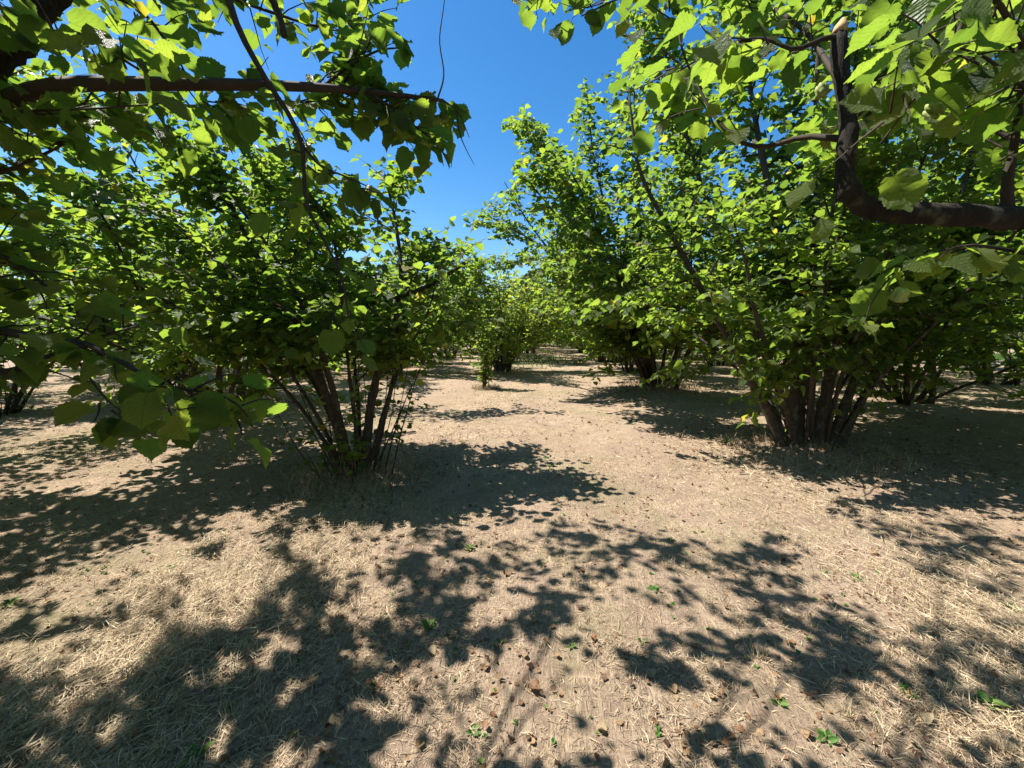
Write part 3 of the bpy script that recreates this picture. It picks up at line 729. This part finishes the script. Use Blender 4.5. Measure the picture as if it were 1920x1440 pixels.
# ------------------------------------------------------------------ the rest of the grid, from a few grown shapes
protos = []
for k, (H_, ns, sp, ls, bl) in enumerate([(5.8, 12, .62, .125, 1.35), (6.4, 14, .58, .13, 1.4), (6.0, 12, .7, .13, 1.45), (6.8, 13, .6, .135, 1.4)]):
    T = Hazel(100 + k, H=H_, n_stem=ns, spread=sp, lsize=ls, first=1.1, br_len=bl, br_step=.19, tw_step=.115, suckers=16, step=.055, yellow=.015, twig=False)
    o = T.build((0, 0, 0), near=False, stem_sides=5, branch_parts=False, seed=k, shapes=FARL)
    protos.append(o)
used = [False] * len(protos)
def place(x, y, k, rz, sc, label, far=False):
    if not used[k]: o = protos[k]; used[k] = True
    else: o = copy_tree(protos[k])
    o.location = (x, y, -.02); o.rotation_euler = (0, 0, rz); o.scale = (sc, sc, sc)
    tag(o, label, 'hazel tree', 'hazel trees of the orchard')
    return o
ORD = ['first', 'second', 'third', 'fourth', 'fifth', 'sixth', 'seventh', 'eighth', 'ninth', 'tenth', 'eleventh', 'twelfth']
rows = [  # x of the row, depths, scale, label with {}
    (-2.35, [24.6, 31.0, 37.4, 44, 50.5, 57, 63.5, 70], .95, 'hazel {} beyond the fan-stemmed one along the left edge of the lane'),
    (3.25, [18.7, 25.2, 31.6, 38, 44.5, 51, 57.5, 64, 70.5], 1.05, 'hazel {} beyond the tall leaning one along the right edge of the lane'),
    (-7.0, [2.0, 8.3, 16.2, 22.2, 28.6, 35, 41.5, 48, 54.5], .85, 'hazel {} from the front in the row left of the leaning hazel'),
    (-11.0, [7.3, 11.3, 18, 24.5, 31, 37.5, 44], .9, 'hazel {} from the front in the second row left of the leaning hazel'),
    (-16.5, [9, 15.5, 22, 28.5, 35, 41.5], .95, 'hazel {} from the front in the third row left of the leaning hazel'),
    (-22.5, [12, 19, 26, 33, 40], .95, 'hazel {} from the front in the far left row of the orchard'),
    (8.6, [4.0, 10.6, 17, 23.5, 30, 36.5, 43], 1.05, 'hazel {} from the front in the shady row behind the big right-hand hazel'),
    (14.8, [7.5, 15.0, 22, 28.5, 35, 41.5], 1.05, 'hazel {} from the front in the second row behind the big right-hand hazel'),
    (21, [13, 20, 27, 34, 41], 1.05, 'hazel {} from the front in the third row behind the big right-hand hazel'),
]
rr = random.Random(3)
n_p = 0
for x0, ys, sc, lab in rows:
    for q, y0 in enumerate(ys):
        place(x0 + rr.uniform(-.35, .35), y0 + rr.uniform(-.4, .4), n_p % 4, rr.uniform(0, 6.28), sc * rr.uniform(.9, 1.1), lab.format(ORD[q]))
        n_p += 1 if rr.random() < .8 else 2
# wood closing the view beyond the last rows
rf = np.random.default_rng(77); Lf = Leaves(); n = 30000
x = rf.uniform(-130, 130, n); y = 76 + rf.uniform(0, 14, n) + .0015 * x ** 2 * -3
z = rf.beta(1.1, 1.3, n) * (6.2 + 1.2 * np.sin(x * .7) + .8 * np.sin(x * 1.9 + 1))
d = rf.normal(0, 1, (n, 3)); nn = unit(rf.normal(0, .6, (n, 3)) + [0, 0, 1])
Lf.add(np.column_stack([x, y, z]), d, nn, rf.uniform(.35, .6, n), draw_tints(rf, n))
tag(link('far_hazels', leaves_mesh('far_hazels', Lf.cat(), shapes=FARL)), 'far rows of hazel foliage closing the end of the lane', 'trees', kind='stuff')

# ------------------------------------------------------------------ sapling in the gap of the left row
bS = G(912, 727); r = np.random.default_rng(9); sp_t = Hazel(40, auto=False, suckers=0)if False else None
SP = Hazel.__new__(Hazel); SP.r = r; SP.stems = []; SP.branches = []; SP.twigs = []; SP.lv = Leaves(); SP.lsize = .10; SP.step = .05; SP.yellow = .02; SP.twig_geo = True; SP.suckers = []
for q in range(7):
    pts = grow_branch(r, [r.uniform(-.1, .1), r.uniform(-.1, .1), -.03], [r.uniform(-.12, .12), r.uniform(-.1, .1), 1], r.uniform(1.2, 2.2), 9, .05, 0, .05)
    SP.stems.append((pts, np.linspace(.013, .004, 9), True)); SP.twigs_on(pts, .07, .3, .1, .7)
sap = SP.build(bS, 'hazel_sapling', near=True, stem_sides=5)
tag(sap, 'thin leafy hazel sapling standing in the gap of the left row', 'sapling')

# ------------------------------------------------------------------ dry grass and straw
def ribbons(p, az, L, wd, lift, bend, tint, seed, curl=None):
    """flat blades; p base points, az heading, L length, lift = angle up at the base, bend = downward curve"""
    r = np.random.default_rng(seed); n = len(p)
    h = np.column_stack([np.cos(az), np.sin(az), np.zeros(n)]); sdir = np.column_stack([-np.sin(az), np.cos(az), np.zeros(n)])
    cu = r.normal(0, .22, n) if curl is None else curl
    v = np.zeros((n, 6, 3))
    for j, t in enumerate((0, .5, 1.0)):
        c = p + h * (L * t * np.cos(lift))[:, None] + np.array([0, 0, 1.0]) * (L * (t * np.sin(lift) - bend * t * t))[:, None] + sdir * (cu * L * t * t)[:, None]
        ww = (wd * (1, .9, .25)[j])[:, None]
        tw = sdir + np.array([0, 0, 1.0]) * r.normal(0, .5, (n, 1))
        v[:, j * 2] = c - tw * ww / 2; v[:, j * 2 + 1] = c + tw * ww / 2
    i = np.arange(n)[:, None] * 6
    q = np.concatenate([i + np.array([[0, 1, 3, 2]]), i + np.array([[2, 3, 5, 4]])], 0)
    a = np.zeros((n, 6, 3)); a[..., 2] = np.clip(tint, 0, 1)[:, None]
    return v.reshape(-1, 3), q, a.reshape(-1, 3)
def scatter_ground(n, seed, ymin, ymax):
    """points spread over the part of the ground in front of the camera, denser close by"""
    r = np.random.default_rng(seed); u = r.random(n)
    y = 1 / (1 / ymin + u * (1 / ymax - 1 / ymin)) if False else ymin * (ymax / ymin) ** u
    x = r.uniform(-1.45, 1.35, n) * (y + .5) + r.normal(0, .1, n) - .09 * y
    return x, y, r
def straw_layer(name, n, seed, ymin, ymax, Lr, Wr, label):
    x, y, r = scatter_ground(n, seed, ymin, ymax)
    band = np.exp(-((x + 2.3 - .1 * y) / .75) ** 2) + .9 * np.exp(-((x - 2.35 - .05 * y) / .7) ** 2)      # windrows of cut hay beside the lane
    mid_ = np.exp(-((x - .5) / 1.3) ** 2)
    dens = .05 + (.9 - .55 * mid_) * np.clip(nz2(x, y, 1.9, .7) * nz2(x, y, 4.7, 2.1) * 2.6 - .25, 0, 1) + .7 * band * nz2(x, y, 3.1, 1.2)
    k = r.random(n) < dens; x, y, band = x[k], y[k], band[k]; m = len(x)
    inb = r.random(m) < np.clip(band, 0, 1) * .8
    az = np.where(inb, math.pi / 2 + r.normal(0, .75, m) + np.where(r.random(m) < .5, 0, math.pi), r.uniform(0, 6.28, m))
    L = r.uniform(*Lr, m) * np.where(inb, 1.8, 1); wd = r.uniform(*Wr, m)
    up = r.random(m) < .22
    lift = np.where(up, r.uniform(.4, 1.2, m), np.abs(r.normal(.06, .12, m))); bend = np.where(up, r.uniform(0, .35, m), lift * .6)
    z = height(x, y) + r.uniform(.002, .012, m) + np.where(inb, r.uniform(0, .045, m) * band, 0)
    z[up] = height(x, y)[up]
    tint = np.clip(r.normal(.5, .26, m) + .2 * inb, 0, 1)
    v, q, a = ribbons(np.column_stack([x, y, z]), az, L, wd, lift, bend, tint, seed)
    tag(link(name, fast_mesh(name, v, q, np.full(len(q), 4), M_STRAW, a, False)), label, 'dry grass', kind='stuff')
straw_layer('dry_straw', 230000, 21, 1.15, 5.5, (.014, .062), (.0016, .0038), 'mown dry straw and dead grass lying over the near ground')
straw_layer('dry_grass', 90000, 22, 4.5, 26, (.03, .10), (.004, .009), 'sparse dead grass over the farther orchard floor')

# dead grass standing round the feet of the trees
ps = []
rt = np.random.default_rng(31)
for b, rad, n in [(bA, .75, 2600), (bB, 1.1, 2600), (bS, .45, 1200), (G(785, 688), .8, 1500), (bC, 1.2, 1800), (bF, 1.2, 1500), (G(690, 708), 1, 900), (G(385, 782), .8, 900), (G(320, 742), .8, 900)]:
    a = rt.uniform(0, 6.28, n); q = rad * np.sqrt(rt.random(n)); ps.append(np.column_stack([b[0] + q * np.cos(a), b[1] + q * np.sin(a), np.zeros(n)]))
ps = np.concatenate(ps); ps[:, 2] = height(ps[:, 0], ps[:, 1]) - .004; n = len(ps)
v, q, a = ribbons(ps, rt.uniform(0, 6.28, n), rt.uniform(.06, .26, n), rt.uniform(.0025, .006, n) * np.clip(ps[:, 1] / 6, 1, 3), rt.uniform(.2, 1.35, n), rt.uniform(0, .45, n), rt.normal(.5, .22, n), 32)
tag(link('standing_dead_grass', fast_mesh('standing_dead_grass', v, q, np.full(len(q), 4), M_STRAW, a, False)), 'tangled dead grass standing around the feet of the hazels', 'dry grass', kind='stuff')
# herbs in the light beyond the shady right-hand rows, and scattered regrowth
ps = []
for (xa, ya), (xb, yb), n in [((1690, 668), (1925, 674), 8000), ((1300, 660), (1345, 658), 1200), ((20, 770), (150, 764), 900), ((960, 690), (1040, 672), 350), ((700, 800), (1000, 740), 700), ((900, 760), (1200, 700), 500)]:
    f = rt.random(n)[:, None]; A_, B_ = G(xa, ya), G(xb, yb); p = A_ * (1 - f) + B_ * f; w_ = .05 * np.linalg.norm(p, axis=1)[:, None]
    ps.append(p + np.column_stack([rt.normal(0, 1, n), rt.normal(0, 1, n), np.zeros(n)]) * w_ * np.where(p[:, 1:2] > 24, .7, 1.1))
ps = np.concatenate(ps); ps[:, 2] = height(ps[:, 0], ps[:, 1]) - .004; n = len(ps); far = np.clip(ps[:, 1] / 14, .35, 2)
v, q, a = ribbons(ps, rt.uniform(0, 6.28, n), rt.uniform(.06, .3, n) * np.where(far > 1.2, far, far * .35), rt.uniform(.012, .03, n) * np.where(far > 1.2, far, far * .45), rt.uniform(.5, 1.4, n), rt.uniform(0, .4, n), rt.normal(.6, .25, n), 33)
tag(link('undergrowth', fast_mesh('undergrowth', v, q, np.full(len(q), 4), M_WEED, a, False)), 'low green herbs and regrowth in sunny gaps of the orchard floor', 'undergrowth', kind='stuff')

# small green weeds, one object each
def ground_at(x, y):
    g = G(x, y); g[2] = height(g[0], g[1]); return g
def weed(p, size, n, seed, tall=0.0):
    r = np.random.default_rng(seed); az = np.arange(n) * 2.4 + r.normal(0, .3, n)
    lift = r.uniform(.15, .9, n); d = np.column_stack([np.cos(az) * np.cos(lift), np.sin(az) * np.cos(lift), np.sin(lift)])
    s = size * r.uniform(.6, 1.15, n); base = np.column_stack([d[:, 0], d[:, 1], np.zeros(n)]) * .01
    base[:, 2] = r.uniform(0, 1, n) * tall
    nn = unit(np.array([0, 0, 1.0]) + r.normal(0, .3, (n, 3)))
    sh = [(V * [.55, 1, 1], T, lc) for V, T, lc in LO]
    me = leaves_mesh('weed', [base, d, nn, s, r.uniform(.2, 1, n)], M_WEED, sh, seed)
    return link('weed', me, None, p)
wl = [(805, 1168, .055, 9, 0, 'bright green weed rosette in a sun fleck near the lower centre'), (935, 1212, .028, 5, 0, 'tiny green seedling just right of the bright rosette weed'),
      (1072, 1220, .03, 6, 0, 'small green seedling at the tip of a leaf shadow in the lower centre'), (1228, 1108, .04, 7, 0, 'low green weed on open straw right of centre'),
      (1030, 878, .07, 9, .16, 'upright leafy weed standing in the shadow across the lane'), (1605, 1082, .045, 8, 0, 'grey-green weed rosette on bare soil at right'),
      (1545, 1068, .03, 6, 0, 'smaller green weed left of the grey-green rosette'), (1462, 1318, .035, 6, 0, 'green clover-like weed in the dark shadow at lower right'),
      (1552, 1388, .04, 7, 0, 'green weed near the bottom edge at right'), (1858, 1312, .05, 10, .03, 'spreading green weed patch by the lower right corner'),
      (1898, 1136, .045, 9, 0, 'green weed at the right edge beside hay'), (322, 1063, .03, 7, 0, 'pale green weed in hay at left'), (18, 1130, .05, 10, 0, 'green weed in shade at the left edge'),
      (880, 1028, .04, 9, 0, 'yellowish green grass weed in a centre sun fleck'), (722, 1155, .03, 6, 0, 'small dull weed left of the bright rosette'), (1258, 1012, .025, 6, 0, 'tiny weed on the open soil right of centre'),
      (365, 1408, .06, 4, 0, 'broad green leaf weed at the bottom edge left'), (890, 1375, .035, 6, 0, 'weed in deep shadow at the bottom centre'), (1362, 832, .08, 8, .1, 'leafy weed at the left foot of the big right-hand hazel'),
      (1432, 852, .06, 7, .05, 'low weed in straw before the big right-hand hazel'), (1700, 1296, .04, 8, 0, 'green weed left of the spreading weed patch'), (1205, 1200, .025, 5, 0, 'tiny weed in straw beside the lower centre shadow')]
for k, (x, y, sz, n, tl, lb) in enumerate(wl): tag(weed(ground_at(x, y), sz, n, 300 + k, tl), lb, 'weed', 'green weeds on the orchard floor')
# fallen leaves, one object each
DRY = []
rl = np.random.default_rng(44)
for k in range(8):
    V, T, lc = HI[k % 6]; V = V.copy(); c = rl.uniform(.5, 1.3)
    V[:, 2] += c * V[:, 0] ** 2 * 1.6 + rl.uniform(-.2, .5) * (V[:, 1] - .4) ** 2 - V[:, 2].min() * .5
    DRY.append(fast_mesh('fallen_leaf', V, T, np.full(len(T), 3), M_DRYLEAF, np.column_stack([lc, np.full(len(V), [.1, .35, .5, .6, .75, .85, .95, .45][k])])))
KIND = ['dark brown', 'reddish brown', 'rusty orange', 'orange', 'tan', 'pale tan', 'straw coloured', 'rust brown']
fl = [(650, 1178, 4), (600, 1053, 3), (935, 1303, 3), (1010, 1302, 1), (997, 1262, 0), (1300, 1215, 2), (1570, 1037, 7), (1495, 1050, 2), (1395, 985, 3), (1295, 1032, 2), (615, 1347, 5), (60, 1070, 2), (130, 1216, 3),
      (1115, 1206, 7), (1003, 1166, 4), (1890, 1207, 3), (1908, 1230, 1), (1590, 1236, 2), (1245, 1430, 5), (700, 1150, 4), (790, 1390, 4), (1305, 1390, 2)]
for k in range(60): fl.append((float(rl.uniform(20, 1900)), float(rl.uniform(890, 1430)), int(rl.integers(0, 8))))
def where(x, y):
    c = ['at the far left', 'at left', 'left of centre', 'in the centre', 'right of centre', 'at right', 'at the far right'][min(6, int(x / 275))]
    return ('bottom edge ' if y > 1330 else 'lower foreground ' if y > 1180 else 'middle foreground ' if y > 1030 else 'floor before the trees ') + c
seen = set()
for k, (x, y, c) in enumerate(fl):
    lb = f'{KIND[c]} curled dry hazel leaf on straw, {where(x, y)}'
    if lb in seen: continue
    seen.add(lb)
    p = ground_at(x, y); o = link('fallen_leaf', DRY[c], None, (p[0], p[1], p[2] + .006))
    s_ = .047 * rl.uniform(.6, 1.2); o.scale = (s_, s_, s_ * .8); o.rotation_euler = (rl.normal(0, .3), rl.normal(0, .3), rl.uniform(0, 6.28))
    tag(o, lb, 'fallen leaf', 'dry fallen leaves')
# dry grass tufts, one object each
def tuft(p, h, n, seed):
    r = np.random.default_rng(seed); q = r.normal(0, .018, (n, 3)); q[:, 2] = -.005
    v, f, a = ribbons(q, r.uniform(0, 6.28, n), h * r.uniform(.5, 1.1, n), r.uniform(.0018, .004, n), r.uniform(.7, 1.5, n), r.uniform(0, .3, n), r.normal(.72, .2, n), seed)
    return link('grass_tuft', fast_mesh('grass_tuft', v, f, np.full(len(f), 4), M_STRAW, a, False), None, p)
tl = [(1632, 1338), (1705, 1352), (1555, 1290), (1590, 1345), (1745, 1205), (1520, 1165), (1665, 1240), (1655, 1380), (1770, 1345), (1880, 1400), (1430, 1235), (1850, 1260), (1380, 1165), (990, 1290), (430, 1330), (500, 1395),
      (1690, 1400), (1760, 1435), (240, 1060), (340, 1040), (300, 1390), (120, 1330), (1330, 1130), (1250, 1060), (1900, 1340), (1480, 1410)]
for k, (x, y) in enumerate(tl):
    for ad, h_, n_ in (('short', .05, 40), ('tall', .10, 36), ('sparse', .075, 14), ('thick', .08, 70)):
        lb = f'{ad} straw-yellow grass tuft, {where(x, y)}'
        if lb not in seen: break
    if lb in seen: continue
    seen.add(lb); tag(tuft(ground_at(x, y), h_, n_, 500 + k), lb, 'grass tuft', 'dry grass tufts')

# green nut clusters
M_NUT = plain('green_nut_husk', (.30, .36, .12), .6, .25, 40)
rd = np.random.default_rng(71)
def husk(seed):
    r = np.random.default_rng(seed); t = Tubes()
    for q in range(3):
        c = np.array([math.cos(q * 2.1), math.sin(q * 2.1), 0]) * .009; z = np.array([0, 0, 1.0])
        t.add([c - z * .012, c - z * .006, c + z * .004, c * 1.2 + z * .013, c * 1.7 + z * .022], [.003, .009, .0105, .008, .011], 7, True, r, .14)
    return t.mesh('nut_cluster', M_NUT)
nut = husk(1)
for x, y, d in [(1862, 128, .97), (1690, 548, 1.12), (1745, 205, 1.02), (1540, 165, 1.25)]:
    o = link('nut_cluster', nut, h_o, P(x, y, d) - bH); o.rotation_euler = (rd.uniform(2, 4), rd.uniform(-.5, .5), 0)
# orchard going on behind the camera
for k, (x, y, nm) in enumerate([(-2.6, -7.5, 'behind the viewer in the left-hand row'), (3.2, -7.0, 'behind the viewer in the right-hand row'), (-8, -4.5, 'left and behind the viewer'), (9.2, -3.0, 'right and behind the viewer')]):
    place(x, y, k, 1.3 * k, 1.05, 'hazel out of the picture, ' + nm)

# seedlings and crumbled leaf litter, too small and many to count
rs = np.random.default_rng(91); ps, sz = [], []
for q in range(34):
    c = ground_at(float(rs.uniform(60, 1880)), float(rs.uniform(900, 1400))); m = int(rs.integers(2, 9))
    for z in range(m):
        p = c + np.append(rs.normal(0, .14, 2), 0); p[2] = height(p[0], p[1]) + .004; n = int(rs.integers(3, 6)); ps.append(np.tile(p, (n, 1))); sz.append(np.full(n, rs.uniform(.008, .02)))
ps = np.concatenate(ps); sz = np.concatenate(sz); n = len(ps)
az = rs.uniform(0, 6.28, n); d = unit(np.column_stack([np.cos(az), np.sin(az), rs.uniform(.2, .9, n)]))
tag(link('seedlings', leaves_mesh('seedlings', [ps, d, unit(rs.normal(0, .3, (n, 3)) + [0, 0, 1]), sz, rs.uniform(.2, 1, n)], M_WEED)), 'scattered tiny green seedlings sprouting in drifts between the straw', 'seedlings', kind='stuff')
x, y, r_ = scatter_ground(9000, 93, 1.15, 14)
k = r_.random(len(x)) < np.clip(nz2(x, y, 2.3, .2) * 1.6 - .45, .03, 1); x, y = x[k], y[k]; n = len(x)
for b, m, sg in [(bA, 900, .7), (bB, 1200, 1.0), (bC, 500, 1.2)]:
    x = np.append(x, b[0] + r_.normal(0, sg, m)); y = np.append(y, b[1] + r_.normal(0, sg, m))
n = len(x); p = np.column_stack([x, y, height(x, y) + .012]); az = r_.uniform(0, 6.28, n)
d = unit(np.column_stack([np.cos(az), np.sin(az), r_.normal(0, .25, n)]))
tag(link('leaf_litter', leaves_mesh('leaf_litter', [p, d, unit(r_.normal(0, .35, (n, 3)) + [0, 0, 1]), r_.uniform(.008, .032, n) * np.clip(y / 4, 1, 2), r_.beta(1.3, 2, n)], M_DRYLEAF)), 'crumbled brown leaf litter strewn over straw and under the hazels', 'leaf litter', kind='stuff')
